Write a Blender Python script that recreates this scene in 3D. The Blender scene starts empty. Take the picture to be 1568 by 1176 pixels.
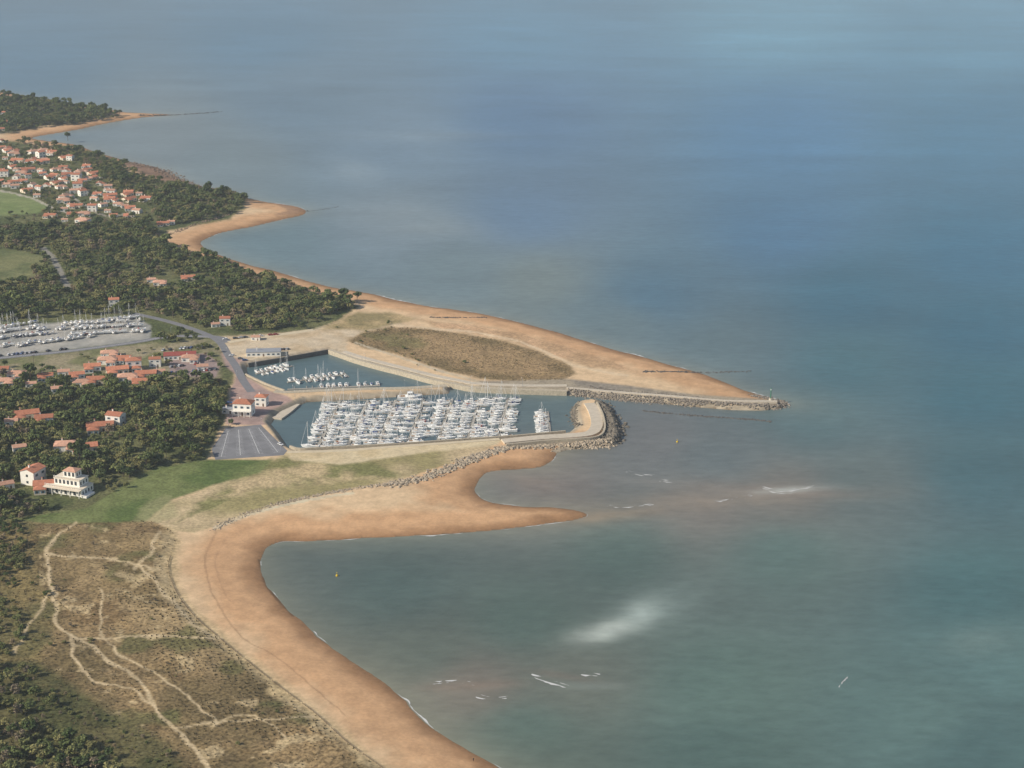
import bpy, math, random
import numpy as np
random.seed(7); rng=np.random.default_rng(7)
scene=bpy.context.scene
# ---------------------------------------------------------------- camera model
CH=380.0; F=2600.0; PITCH=math.atan(838/2600.0)
cp,sp=math.cos(PITCH),math.sin(PITCH)
def P(u,v,z=0.0):
    u=np.asarray(u,dtype=np.float64); v=np.asarray(v,dtype=np.float64)
    a=(u-784)/F; b=-(v-588)/F
    dy=b*sp+cp; dz=b*cp-sp
    t=(z-CH)/dz
    return a*t, dy*t
def PROJ(x,y,z):
    dz=z-CH; dep=y*cp-dz*sp; upc=y*sp+dz*cp
    return 784+F*x/dep, 588-F*upc/dep
def PP(u,v,z=3.0):
    x,y=P(u,v,z); return float(x),float(y),z
cam=bpy.data.cameras.new("camera"); co=bpy.data.objects.new("camera",cam)
scene.collection.objects.link(co); co.location=(0,0,CH); co.rotation_euler=(math.pi/2-PITCH,0,0)
cam.sensor_width=36; cam.lens=36*F/1568; cam.clip_start=1; cam.clip_end=300000
scene.camera=co
# ---------------------------------------------------------------- colours
def l1(c):
    c=c/255.0
    return c/12.92 if c<=0.04045 else ((c+0.055)/1.055)**2.4
KK=(0.80,0.84,0.92)
def S(r,g,b,k=1.0): return (min(.9,l1(r)*KK[0]*k),min(.9,l1(g)*KK[1]*k),min(.9,l1(b)*KK[2]*k))
MATS={}
def mat(name,col,rough=0.8,var=0.0,scale=1.0,metal=0.0,objvar=0.0,spec=0.3):
    if name in MATS: return MATS[name]
    m=bpy.data.materials.new(name); m.use_nodes=True; nt=m.node_tree; b=nt.nodes["Principled BSDF"]
    b.inputs["Roughness"].default_value=rough; b.inputs["Metallic"].default_value=metal
    b.inputs["Specular IOR Level"].default_value=spec
    b.inputs["Base Color"].default_value=(*col,1)
    if var>0 or objvar>0:
        tc=nt.nodes.new("ShaderNodeTexCoord")
        n=nt.nodes.new("ShaderNodeTexNoise"); n.inputs["Scale"].default_value=scale; n.inputs["Detail"].default_value=4
        nt.links.new(tc.outputs["Object"],n.inputs["Vector"])
        mr=nt.nodes.new("ShaderNodeMapRange"); mr.inputs[1].default_value=.25; mr.inputs[2].default_value=.75
        mr.inputs[3].default_value=1-var; mr.inputs[4].default_value=1+var
        nt.links.new(n.outputs["Fac"],mr.inputs[0])
        oi=nt.nodes.new("ShaderNodeObjectInfo")
        mo=nt.nodes.new("ShaderNodeMapRange"); mo.inputs[3].default_value=1-objvar; mo.inputs[4].default_value=1+objvar
        nt.links.new(oi.outputs["Random"],mo.inputs[0])
        mu=nt.nodes.new("ShaderNodeMath"); mu.operation='MULTIPLY'
        nt.links.new(mr.outputs[0],mu.inputs[0]); nt.links.new(mo.outputs[0],mu.inputs[1])
        vm=nt.nodes.new("ShaderNodeVectorMath"); vm.operation='SCALE'; vm.inputs[0].default_value=col
        nt.links.new(mu.outputs[0],vm.inputs["Scale"]); nt.links.new(vm.outputs[0],b.inputs["Base Color"])
    MATS[name]=m; return m
# ---------------------------------------------------------------- mesh builder
class MB:
    def __init__(s): s.v=[]; s.f=[]; s.m=[]; s.mats=[]
    def mi(s,m):
        if m not in s.mats: s.mats.append(m)
        return s.mats.index(m)
    def add(s,vs,fs,m):
        o=len(s.v); s.v+=[tuple(p) for p in vs]; k=s.mi(m)
        for f in fs: s.f.append(tuple(o+i for i in f)); s.m.append(k)
    def box(s,x0,x1,y0,y1,z0,z1,m,taper=0.0,tx=None):
        t=taper; tx=t if tx is None else tx
        s.add([(x0,y0,z0),(x1,y0,z0),(x1,y1,z0),(x0,y1,z0),(x0+tx,y0+t,z1),(x1-tx,y0+t,z1),(x1-tx,y1-t,z1),(x0+tx,y1-t,z1)],
              [(0,3,2,1),(4,5,6,7),(0,1,5,4),(1,2,6,5),(2,3,7,6),(3,0,4,7)],m)
    def cyl(s,x,y,z0,z1,r0,r1,m,n=6,dx=0,dy=0):
        vs=[];
        for i in range(n):
            a=2*math.pi*i/n; vs.append((x+r0*math.cos(a),y+r0*math.sin(a),z0))
        for i in range(n):
            a=2*math.pi*i/n; vs.append((x+dx+r1*math.cos(a),y+dy+r1*math.sin(a),z1))
        fs=[(i,(i+1)%n,n+(i+1)%n,n+i) for i in range(n)]+[tuple(range(n-1,-1,-1)),tuple(range(n,2*n))]
        s.add(vs,fs,m)
    def tube(s,a,b,r,m,n=5):
        a=np.array(a,float); b=np.array(b,float); d=b-a; d/=np.linalg.norm(d)
        q=np.array((0,0,1.)) if abs(d[2])<.9 else np.array((1.,0,0))
        e=np.cross(d,q); e/=np.linalg.norm(e); g=np.cross(d,e)
        vs=[a+r*(math.cos(2*math.pi*i/n)*e+math.sin(2*math.pi*i/n)*g) for i in range(n)]+[b+r*(math.cos(2*math.pi*i/n)*e+math.sin(2*math.pi*i/n)*g) for i in range(n)]
        s.add(vs,[(i,(i+1)%n,n+(i+1)%n,n+i) for i in range(n)]+[tuple(range(n-1,-1,-1)),tuple(range(n,2*n))],m)
    def gable(s,x0,x1,y0,y1,z,h,m,wall=None,ov=0.3):
        ym=(y0+y1)/2
        if wall: s.add([(x0,y0,z),(x0,y1,z),(x0,ym,z+h),(x1,y0,z),(x1,y1,z),(x1,ym,z+h)],[(0,2,1),(3,4,5)],wall)
        sl=h/((y1-y0)/2); a=x0-ov;b=x1+ov;c=y0-ov;d=y1+ov; zz=z-sl*ov+.05; t=.18
        s.add([(a,c,zz),(b,c,zz),(b,ym,z+h+.05),(a,ym,z+h+.05),(a,d,zz),(b,d,zz),
               (a,c,zz+t),(b,c,zz+t),(b,ym,z+h+.05+t),(a,ym,z+h+.05+t),(a,d,zz+t),(b,d,zz+t)],
              [(0,3,2,1),(3,4,5,2),(6,7,8,9),(9,8,11,10),(0,1,7,6),(4,10,11,5),(0,6,9,3),(3,9,10,4),(1,2,8,7),(2,5,11,8)],m)
    def hip(s,x0,x1,y0,y1,z,h,m,ov=0.35):
        x0-=ov;x1+=ov;y0-=ov;y1+=ov; ym=(y0+y1)/2; w=(y1-y0)/2; w=min(w,(x1-x0)/2-.05)
        s.add([(x0,y0,z),(x1,y0,z),(x1,y1,z),(x0,y1,z),(x0,y0,z+.18),(x1,y0,z+.18),(x1,y1,z+.18),(x0,y1,z+.18),(x0+w,ym,z+h),(x1-w,ym,z+h)],
              [(0,3,2,1),(0,1,5,4),(1,2,6,5),(2,3,7,6),(3,0,4,7),(4,5,9,8),(5,6,9),(6,7,8,9),(7,4,8)],m)
    def mesh(s,name,smooth=False):
        me=bpy.data.meshes.new(name); me.from_pydata(s.v,[],s.f)
        for m in s.mats: me.materials.append(m)
        me.polygons.foreach_set("material_index",s.m)
        if smooth: me.polygons.foreach_set("use_smooth",[True]*len(s.f))
        me.update(); return me
    def obj(s,name,loc=(0,0,0),rz=0,smooth=False):
        return place(s.mesh(name,smooth),name,loc,rz)
def place(me,name,loc=(0,0,0),rz=0,sc=1.0):
    o=bpy.data.objects.new(name,me); o.location=loc; o.rotation_euler=(0,0,rz); o.scale=(sc,)*3 if not hasattr(sc,'__len__') else sc
    scene.collection.objects.link(o); return o
def npmesh(name,V,Fq,smooth=True):
    me=bpy.data.meshes.new(name); V=np.asarray(V,np.float32); Fq=np.asarray(Fq,np.int32)
    n=Fq.shape[1]
    me.vertices.add(len(V)); me.vertices.foreach_set("co",V.ravel())
    me.loops.add(Fq.size); me.loops.foreach_set("vertex_index",Fq.ravel())
    me.polygons.add(len(Fq)); me.polygons.foreach_set("loop_start",np.arange(0,Fq.size,n,dtype=np.int32))
    me.polygons.foreach_set("use_smooth",np.full(len(Fq),smooth))
    me.update(calc_edges=True); me.validate(); return me
# ---------------------------------------------------------------- noise
def vnoise(x,y,scale,seed=0,oct=3):
    r=np.random.default_rng(seed+1000); T=r.random((256,256)); out=np.zeros(np.shape(x)); amp=1;tot=0
    for o in range(oct):
        fx=np.asarray(x)/scale*(2**o)+o*17.3; fy=np.asarray(y)/scale*(2**o)+o*31.7
        ix=np.floor(fx).astype(int); iy=np.floor(fy).astype(int); tx=fx-ix; ty=fy-iy
        tx=tx*tx*(3-2*tx); ty=ty*ty*(3-2*ty)
        a=T[ix&255,iy&255];b=T[(ix+1)&255,iy&255];c=T[ix&255,(iy+1)&255];d=T[(ix+1)&255,(iy+1)&255]
        out+=amp*((a*(1-tx)+b*tx)*(1-ty)+(c*(1-tx)+d*tx)*ty); tot+=amp; amp*=.5
    return out/tot*2-1
def sstep(x,a,b):
    t=np.clip((x-a)/(b-a),0,1); return t*t*(3-2*t)
def crom(pts,n=4):
    pts=[np.array(p,float) for p in pts]; out=[]
    for i in range(len(pts)-1):
        p0=pts[max(i-1,0)];p1=pts[i];p2=pts[i+1];p3=pts[min(i+2,len(pts)-1)]
        for k in range(n):
            t=k/n; out.append(.5*((2*p1)+(-p0+p2)*t+(2*p0-5*p1+4*p2-p3)*t*t+(-p0+3*p1-3*p2+p3)*t**3))
    out.append(pts[-1]); return np.array(out)
def segdist(x,y,poly,closed=False,sy=1.0):
    x=np.asarray(x,np.float32); y=np.asarray(y,np.float32)*np.float32(sy); d2=np.full(x.shape,1e12,np.float32)
    pl=np.array(poly,np.float32).copy(); pl[:,1]*=sy
    n=len(pl)
    for i in range(n if closed else n-1):
        ax,ay=pl[i]; bx,by=pl[(i+1)%n]; ex=bx-ax; ey=by-ay; L=max(ex*ex+ey*ey,1e-9)
        t=np.clip(((x-ax)*ex+(y-ay)*ey)/L,0,1)
        dd=(x-ax-t*ex)**2+(y-ay-t*ey)**2
        np.minimum(d2,dd,out=d2)
    return np.sqrt(d2)
def pip(x,y,poly):
    x=np.asarray(x); y=np.asarray(y); ins=np.zeros(x.shape,bool); n=len(poly)
    for i in range(n):
        x1,y1=poly[i]; x2,y2=poly[(i+1)%n]
        if y1==y2: continue
        c=(y1>y)!=(y2>y)
        ins^= c & (x< (x2-x1)*(y-y1)/(y2-y1)+x1)
    return ins
# ---------------------------------------------------------------- coast (traced plan of the shoreline on the z=0 plane)
softA=[(1300,1500),(1000,1330),(860,1232),(765,1178),(725,1155),(690,1135),(655,1110),(625,1080),(595,1052),(560,1027),(520,1000),(480,968),(450,942),(425,915),(405,890),(397,868),(400,850),(412,836),(435,829),(470,829),(520,826),(600,822),(680,818),(760,812),(830,803),(875,796),(897,788),(880,781),(840,777),(790,775),(748,768),(729,755),(730,742),(739,730),(752,722),(790,718),(825,715),(843,706),(852,694)]
hard=[(868,689),(905,686),(945,682),(953,670),(949,650),(938,630),(924,616),(905,613),(881,617),(875,632),(881,655),(868,665),(790,673),(700,678),(600,686),(500,691),(457,693),(441,685),(428,665),(415,650),(424,637),(470,616),(560,611),(688,603),(689,593),(560,598),(480,602),(440,603),(410,592),(379,577),(378,562),(440,552),(505,541),(530,548),(545,554),(580,564),(620,574),(660,585),(700,594),(730,599),(800,603),(860,605),(900,608),(950,613),(1000,617),(1060,623),(1120,628),(1165,629),(1198,625),(1206,618)]
softB=[(1180,610),(1150,601),(1120,590),(1095,580),(1060,568),(1020,557),(980,546),(930,533),(880,518),(830,503),(780,490),(720,478),(660,470),(620,462),(580,453),(545,446),(510,440),(470,431),(430,418),(390,408),(350,396),(322,385),(307,375),(314,366),(340,356),(380,348),(420,339),(455,331),(469,324),(450,316),(410,310),(385,305),(360,296),(320,288),(288,281),(262,268),(240,257),(205,250),(180,243),(150,234),(115,222),(70,216),(48,211),(80,205),(120,198),(150,191),(190,184),(225,179),(262,176),(225,174),(190,172),(160,167),(100,157),(50,149),(0,141),(-150,120),(-700,60)]
sA=crom(softA,5); sB=crom([hard[-1]]+softB,5)
hd=np.array(hard,float)
def w(pl,z=0.0):
    pl=np.array(pl,float); x,y=P(pl[:,0],pl[:,1],z); return np.stack([x,y],1)
wA=w(sA); wB=w(sB); wH=w(hd)
wA=wA+np.stack([vnoise(wA[:,0],wA[:,1],14,3)*1.5,vnoise(wA[:,0],wA[:,1],14,4)*1.5],1)
wB=wB+np.stack([vnoise(wB[:,0],wB[:,1],20,5)*2,vnoise(wB[:,0],wB[:,1],20,6)*2],1)
landw=np.concatenate([wA,wH,wB,w([(-3000,60),(-3000,1500)])])
hardpath=np.concatenate([wA[-1:],wH,wB[:1]])
DUNE=[(-700,800),(100,802),(230,797),(262,812),(272,828),(262,850),(258,870),(270,905),(295,940),(330,972),(370,1005),(420,1045),(480,1090),(530,1135),(590,1178),(750,1300),(1000,1520),(-700,1520)]
SPITV=[(533,523),(560,508),(600,500),(650,503),(700,510),(760,520),(820,537),(868,557),(884,572),(860,582),(800,584),(740,580),(700,572),(650,557),(600,542),(556,534)]
def terr(x,y):
    ins=pip(x,y,landw); ds=np.minimum(segdist(x,y,wA),segdist(x,y,wB)); dh=segdist(x,y,hardpath)
    zi=3.0*np.minimum(1-np.exp(-ds/16.),np.clip(dh/4.5,0,1))
    u,v=PROJ(x,y,3.0)
    a=pip(u,v,DUNE); b=pip(u,v,SPITV)
    dd=np.where(a,segdist(u,v,DUNE,True,2.0),0); d2=np.where(b,segdist(u,v,SPITV,True,2.),0)
    nz=vnoise(x,y,22,11,4)
    zi=zi+np.where(a,sstep(dd,0,25)*(.4+1.4*nz),0)+np.where(b,sstep(d2,0,30)*(.1+.35*nz),0)
    zo=-np.minimum(ds,dh)*.08
    zo=np.where(dh<ds,-np.minimum(dh*.8,2.5),zo)
    return np.where(ins,zi,zo),ins,ds,dh
# ---------------------------------------------------------------- terrain grid
def grid(us,vs):
    U,V=np.meshgrid(us,vs); x,y=P(U,V,0); return x.ravel(),y.ravel(),len(us),len(vs)
us=np.concatenate([np.arange(-700,-60,16),np.arange(-60,1215,2.0),np.arange(1215,1500,15)])
vs=np.concatenate([np.arange(60,130,6),np.arange(130,1200,2.0),np.arange(1200,1500,8)])
X,Y,nu,nv=grid(us,vs)
Z,INS,DS,DH=terr(X,Y)
U2,V2=PROJ(X,Y,np.where(INS,Z,0))
DALL=np.minimum(DS,DH)
col=np.zeros((len(X),4)); 
nA=vnoise(X,Y,18,21,4); nB=vnoise(X,Y,60,22,3); nC=vnoise(X,Y,5,23,3); nD=vnoise(X,Y,9,24,4); nE=vnoise(X,Y,30,25,5)
def C(r,g,b): return np.array(S(r,g,b))
wet=C(174,132,92); mid=C(214,168,122); dry=C(226,192,148)
t0=sstep(DS+nA*3,0,5)[:,None]; t1=sstep(DS+nA*6,3,15)[:,None]; t2=sstep(DS+nA*12,22,48)[:,None]
base=wet*(.8+.2*t0)*(1-t1)+mid*t1; base=base*(1-t2)+dry*t2
base=base*(1+.07*nB+.06*nD)[:,None]
col[:,:3]=base; col[:,3]=.05
col[~INS,:3]=C(120,100,75)
def paint(poly,c,soft=4,veg=.1,jit=6,c2=None,nz=None,edge=None,amt=1.0):
    poly=np.array(poly,float); x0,y0=poly.min(0)-20; x1,y1=poly.max(0)+20
    k=np.where((U2>x0)&(U2<x1)&(V2>y0)&(V2<y1)&INS)[0]
    u=U2[k]+nA[k]*jit+nC[k]*jit*.4; v=V2[k]+(nB[k]+nC[k]*.4)*jit*.4
    ins=pip(u,v,poly); d=segdist(u,v,poly,True,2.0); d=np.where(ins,d,-d)
    m=(sstep(d,-soft,soft)*amt)[:,None]
    cc=np.tile(C(*c),(len(k),1))
    if c2 is not None:
        n=nz[k] if nz is not None else nA[k]
        t=sstep(n,-.25,.35)[:,None]; cc=cc*(1-t)+C(*c2)*t
    col[k,:3]=col[k,:3]*(1-m)+cc*m; col[k,3]=col[k,3]*(1-m[:,0])+veg*m[:,0]
def line(pl,c,width,soft=1.5,veg=.1,jit=3,amt=1.0,sy=2.2,brk=.25):
    pl=np.array(crom(pl,4)); x0,y0=pl.min(0)-20; x1,y1=pl.max(0)+20
    k=np.where((U2>x0)&(U2<x1)&(V2>y0)&(V2<y1)&INS)[0]
    d=segdist(U2[k]+nA[k]*jit,V2[k]+nC[k]*jit*.3,pl,False,sy)+nC[k]*width*.35
    m=((1-sstep(d,width/2-soft*.3,width/2+soft))*np.clip(amt*(.85+brk*nC[k]+brk*nA[k]),0,1))[:,None]
    col[k,:3]=col[k,:3]*(1-m)+C(*c)*m; col[k,3]=col[k,3]*(1-m[:,0])+veg*m[:,0]
HEAD=[(-700,132),(0,146),(60,152),(110,160),(160,170),(188,178),(150,184),(110,190),(60,196),(20,204),(-700,228)]
INL=[(-700,215),(20,216),(60,222),(110,226),(150,238),(180,248),(195,262),(230,275),(290,283),(350,292),(378,302),(372,320),(350,335),(300,345),(262,352),(240,365),(270,378),(320,395),(370,412),(420,428),(470,445),(530,460),(552,470),(520,490),(480,505),(430,512),(380,514),(335,520),(335,540),(362,570),(348,600),(348,640),(330,670),(318,705),(240,722),(100,802),(-700,805)]
paint(HEAD,(88,90,62),5,.6)
paint([(175,240),(205,242),(245,250),(290,276),(300,285),(250,280),(205,262)],(132,106,84),4,.5,c2=(154,122,98))
paint([(410,305),(440,312),(470,322),(450,330),(420,330),(440,322)],(158,124,96),4,.4,amt=.7)
paint(INL,(114,112,72),4,.9,c2=(88,94,56))
# farmland and grass inland
paint([(-200,285),(0,291),(45,300),(78,315),(60,326),(0,332),(-200,330)],(136,144,90),2,.25,2,c2=(122,134,80))
paint([(-100,385),(20,380),(70,390),(60,420),(0,440),(-100,450)],(130,128,84),6,.5,8,c2=(104,110,68))
paint([(100,440),(160,430),(230,425),(270,440),(240,455),(150,455)],(160,140,96),6,.5,8,c2=(114,110,70))
line([(66,380),(78,392),(92,415),(104,440)],(158,150,136),9,2)
line([(-60,286),(0,292),(50,304),(90,322),(130,330)],(196,184,164),4,1.5)
line([(0,225),(60,262),(110,300),(160,330),(205,325)],(175,162,142),4,1.5)
# harbour hinterland
paint([(330,515),(380,512),(440,508),(480,503),(540,488),(600,487),(620,497),(560,508),(535,520),(528,540),(500,538),(440,546),(380,556),(345,545)],(216,194,160),4,.15,4,c2=(200,174,136))
paint([(-200,505),(0,500),(110,492),(200,483),(232,498),(232,520),(120,534),(0,546),(-200,562)],(184,176,160),3,.1,3,c2=(160,156,144))
paint([(-60,560),(60,545),(130,538),(230,524),(330,518),(345,545),(335,585),(250,580),(120,568),(40,572)],(160,146,114),5,.5,5,c2=(122,120,80))
paint([(255,548),(318,540),(338,560),(330,578),(262,576)],(160,138,128),2,.1,2)
paint([(338,540),(350,545),(378,552),(378,578),(412,598),(440,606),(452,616),(425,632),(412,650),(398,652),(345,650),(352,600),(362,575),(345,560)],(186,154,138),3,.08,2,c2=(166,142,130))
# south flats
paint([(230,797),(262,770),(330,742),(400,712),(440,694),(560,686),(700,676),(775,672),(720,700),(660,720),(610,736),(560,745),(480,760),(420,775),(360,793),(300,816),(262,812)],(208,182,140),4,.4,6,c2=(162,148,100),nz=nB)
paint([(410,705),(470,700),(560,712),(610,730),(520,742),(420,750),(330,775),(262,800),(300,770),(360,740)],(128,126,76),8,.6,22,c2=(204,178,134),amt=.85)
paint([(440,690),(520,685),(640,677),(770,669),(760,680),(640,695),(520,712),(445,704)],(222,200,158),4,.15,3,c2=(210,186,142))
paint([(20,796),(130,778),(195,738),(240,717),(318,704),(415,704),(398,724),(330,742),(262,766),(235,790),(215,802),(100,806)],(98,112,60),3,.5,5,c2=(122,128,76),nz=nE)
paint([(225,770),(262,758),(270,790),(235,800),(205,800)],(168,160,112),8,.4,12,amt=.6)
line([(20,800),(120,780),(190,742),(238,722)],(90,86,56),1.2,2,.5,3,.6)
line([(540,755),(480,764),(420,777),(370,792),(330,808)],(218,202,166),7,2)
# foreground dunes
paint(DUNE,(156,130,90),4,1.0,8,c2=(122,104,70),nz=nE)
paint([(60,805),(220,800),(262,815),(260,870),(290,935),(350,990),(330,1030),(250,1000),(180,920),(80,880)],(170,144,102),14,.8,14,c2=(138,116,78),nz=nE)
k=np.where(pip(U2,V2,DUNE))[0]
tg=(sstep(vnoise(X[k],Y[k],26,61,4),.12,.42)*.65)[:,None]; col[k,:3]=col[k,:3]*(1-tg)+C(98,100,58)*tg
tb=(sstep(vnoise(X[k],Y[k],16,62,4),.2,.5)*.6)[:,None]; col[k,:3]=col[k,:3]*(1-tb)+C(116,92,60)*tb
ts=(sstep(vnoise(X[k],Y[k],11,63,4),.28,.5)*.7*(U2[k]>60))[:,None]; col[k,:3]=col[k,:3]*(1-ts)+C(206,180,134)*ts
line([(262,815),(254,870),(268,908),(295,944),(332,976),(372,1010),(425,1052),(490,1100),(560,1160),(640,1220)],(206,180,134),18,16,.5,12,.85)
paint([(-100,1000),(60,1010),(160,1080),(250,1130),(300,1200),(260,1300),(-200,1300)],(106,98,62),16,1,14,c2=(84,84,50))
paint([(-100,800),(45,800),(60,880),(90,940),(60,1010),(-100,1010)],(114,104,66),12,1,12,c2=(136,118,76))
for pl,wd in [([(84,828),(74,850),(84,900),(84,945),(104,972),(150,978),(230,974),(335,978)],4),([(104,972),(130,985),(180,1018),(228,1062),(240,1090),(268,1118),(300,1150),(335,1190)],5.5),([(74,848),(110,852),(170,855),(215,866),(245,872)],3),([(104,972),(125,1020),(150,1045),(200,1056),(232,1078)],3),([(268,1114),(330,1106),(420,1100),(500,1098)],2.5),([(150,978),(160,940),(150,900)],1.8),([(210,870),(232,840),(240,815)],4),([(84,828),(95,815),(120,800)],2.5),([(335,978),(300,960),(250,900),(215,866)],3.5),([(330,1110),(355,1095),(400,1100),(440,1130)],2),([(150,978),(200,1010),(270,1050),(330,1106)],1.6),([(84,900),(40,960),(20,1000)],1.6)]:
    line(pl,(216,190,146),wd,3.5,.3,11,1.0)
# wrack line on beach
line([(330,815),(316,840),(314,870),(325,905),(345,945),(372,975),(420,1005),(470,1045),(530,1095)],(140,106,76),1.0,2.2,.2,6,.55)
line([(345,822),(330,850),(334,885),(350,920)],(160,124,92),1.0,2.2,.2,6,.4)
line([(398,858),(404,888),(424,916),(448,943)],(96,74,54),2.0,3.5,.3,3,.8)
# north spit
paint(SPITV,(154,128,90),4,.8,8,c2=(132,112,76))
paint([(600,508),(700,520),(800,545),(860,570),(760,565),(660,545)],(182,150,108),10,.6,34,amt=.6)
paint([(560,512),(620,508),(650,530),(600,535)],(118,114,70),10,.8,26,amt=.6)
paint([(640,489),(720,497),(800,512),(860,530),(940,553),(975,568),(900,562),(840,542),(760,518),(680,505)],(186,150,110),5,.5,10,c2=(208,166,124),amt=.8)
line([(600,497),(660,503),(720,508),(790,522),(850,545),(880,560),(960,575)],(228,200,160),5,2,.1,4,1.0)
line([(545,525),(590,540),(650,560),(700,575),(740,585),(820,590)],(206,188,156),4,2,.1,2)
paint([(735,584),(870,580),(960,590),(1060,603),(1180,612),(1190,622),(1000,610),(880,603),(735,598)],(172,156,130),3,.3,2,c2=(150,138,120))
paint([(550,478),(600,480),(640,488),(600,497),(560,505),(490,503)],(196,168,122),5,.4,8,c2=(150,134,92))
# stone-coloured banks where edge is hard
m=(INS&(DH<7)&(DH<DS))
t=(1-sstep(DH,4,7))*m
col[:,:3]=col[:,:3]*(1-t[:,None])+(C(172,156,130)*(1+.25*nC[:,None]))*t[:,None]
# faces
I=np.arange(nu*nv).reshape(nv,nu)
keepv=INS|(DALL<14)
Fq=np.stack([I[:-1,:-1],I[1:,:-1],I[1:,1:],I[:-1,1:]],-1).reshape(-1,4)
Fq=Fq[keepv[Fq].any(1)]
used=np.unique(Fq); remap=-np.ones(len(X),int); remap[used]=np.arange(len(used))
me=npmesh("ground",np.stack([X,Y,Z],1)[used],remap[Fq])
a=me.color_attributes.new("Col",'FLOAT_COLOR','POINT'); a.data.foreach_set("color",col[used].astype(np.float32).ravel())
ground=place(me,"ground")
g=bpy.data.materials.new("ground_sand_and_scrub"); g.use_nodes=True; nt=g.node_tree; b=nt.nodes["Principled BSDF"]; L=nt.links
b.inputs["Roughness"].default_value=.95; b.inputs["Specular IOR Level"].default_value=.1
at=nt.nodes.new("ShaderNodeAttribute"); at.attribute_name="Col"; tc=nt.nodes.new("ShaderNodeTexCoord")
def noise(nt,vec,sc,det=4,rough=.6):
    n=nt.nodes.new("ShaderNodeTexNoise"); n.inputs["Scale"].default_value=sc; n.inputs["Detail"].default_value=det; n.inputs["Roughness"].default_value=rough
    nt.links.new(vec,n.inputs["Vector"]); return n.outputs["Fac"]
def maprange(nt,v,a,b_,c,d):
    n=nt.nodes.new("ShaderNodeMapRange"); n.inputs[1].default_value=a;n.inputs[2].default_value=b_
    for i,q in ((3,c),(4,d)):
        if hasattr(q,'is_linked') : nt.links.new(q,n.inputs[i])
        else: n.inputs[i].default_value=q
    nt.links.new(v,n.inputs[0]); return n.outputs[0]
def math_(nt,op,a,b_):
    n=nt.nodes.new("ShaderNodeMath"); n.operation=op
    for i,q in ((0,a),(1,b_)):
        if hasattr(q,'is_linked'): nt.links.new(q,n.inputs[i])
        else: n.inputs[i].default_value=q
    return n.outputs[0]
n1=noise(nt,tc.outputs["Object"],.55,3); n2=noise(nt,tc.outputs["Object"],.12,4)
lo=math_(nt,'SUBTRACT',.95,math_(nt,'MULTIPLY',at.outputs["Alpha"],.42))
hi=math_(nt,'ADD',1.05,math_(nt,'MULTIPLY',at.outputs["Alpha"],.36))
f1=maprange(nt,n1,.36,.64,lo,hi); f2=maprange(nt,n2,.3,.7,.85,1.15)
ff=math_(nt,'MULTIPLY',f1,f2)
vm=nt.nodes.new("ShaderNodeVectorMath"); vm.operation='SCALE'; L.new(at.outputs["Color"],vm.inputs[0]); L.new(ff,vm.inputs["Scale"]); L.new(vm.outputs[0],b.inputs["Base Color"])
bp=nt.nodes.new("ShaderNodeBump"); bp.inputs["Distance"].default_value=.5; L.new(n1,bp.inputs["Height"])
L.new(math_(nt,'ADD',.08,math_(nt,'MULTIPLY',at.outputs["Alpha"],.45)),bp.inputs["Strength"]); L.new(bp.outputs[0],b.inputs["Normal"])
me.materials.append(g)
# ---------------------------------------------------------------- sea
us=np.concatenate([[-6000,-3000,-1500,-800],np.arange(-400,1900,4.0),[2200,3000,5000,8000]])
vs=np.concatenate([[-246,-240,-225,-200,-150,-100,-60,-40],np.arange(-30,1230,4.0),[1300,1400,1600,2000,2600]])
WX,WY,nu,nv=grid(us,vs); UU,VV=np.meshgrid(us,vs); UU=UU.ravel();VV=VV.ravel()
CTRL=[(50,60,90,118,138),(400,50,88,122,146),(800,40,94,134,160),(1200,30,106,150,172),(1500,50,94,140,164),(450,150,104,124,140),(250,210,122,128,130),(800,180,84,114,144),(1200,200,76,119,152),(1500,200,70,116,142),(600,220,116,134,150),(350,250,118,127,130),(600,340,124,134,141),(800,330,98,121,145),(1200,350,72,109,137),(1500,380,57,104,127),(400,370,106,123,128),(700,420,114,126,129),(820,430,120,127,123),(1000,450,80,109,126),(1300,450,60,103,121),(1500,500,55,99,116),(950,500,105,119,122),(1100,540,98,113,116),(1300,560,74,108,115),(1500,600,62,102,112),(1250,640,90,110,110),(1000,670,118,113,109),(850,740,122,110,102),(1100,700,106,110,108),(1080,770,128,116,105),(1200,755,126,116,105),(1320,740,106,113,108),(1500,720,76,106,110),(950,850,88,102,93),(600,900,86,99,92),(450,860,92,100,94),(1200,850,94,110,102),(1500,900,78,107,106),(800,950,90,103,93),(650,1000,98,103,92),(1100,1050,97,114,104),(1400,1100,94,114,108),(1550,1000,93,116,112),(800,1120,90,105,95),(1100,1150,88,106,98),(1500,1150,80,101,98),(870,1040,110,110,98),(720,1050,122,110,98),(620,650,80,96,104),(570,560,90,106,108),(850,615,96,109,108),(450,570,90,106,108)]  # sea tones by area, with the distance haze painted into the colour
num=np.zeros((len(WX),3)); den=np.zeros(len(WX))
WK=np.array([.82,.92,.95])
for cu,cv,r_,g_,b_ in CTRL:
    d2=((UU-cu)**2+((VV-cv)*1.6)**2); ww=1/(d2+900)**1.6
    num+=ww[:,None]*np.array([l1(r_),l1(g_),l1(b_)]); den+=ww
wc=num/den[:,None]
ds=np.minimum(segdist(WX,WY,wA),segdist(WX,WY,wB))
k=(np.exp(-ds/16.)*.45*(VV<1400))[:,None]; wc=wc*(1-k)+np.array([l1(158),l1(146),l1(122)])*k
st=vnoise(WX*.35,WY,90,41,4); wc*=(1+.15*st)[:,None]; st2=vnoise(WX,WY*.6,300,42,3); wc*=(1+.13*st2)[:,None]
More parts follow.
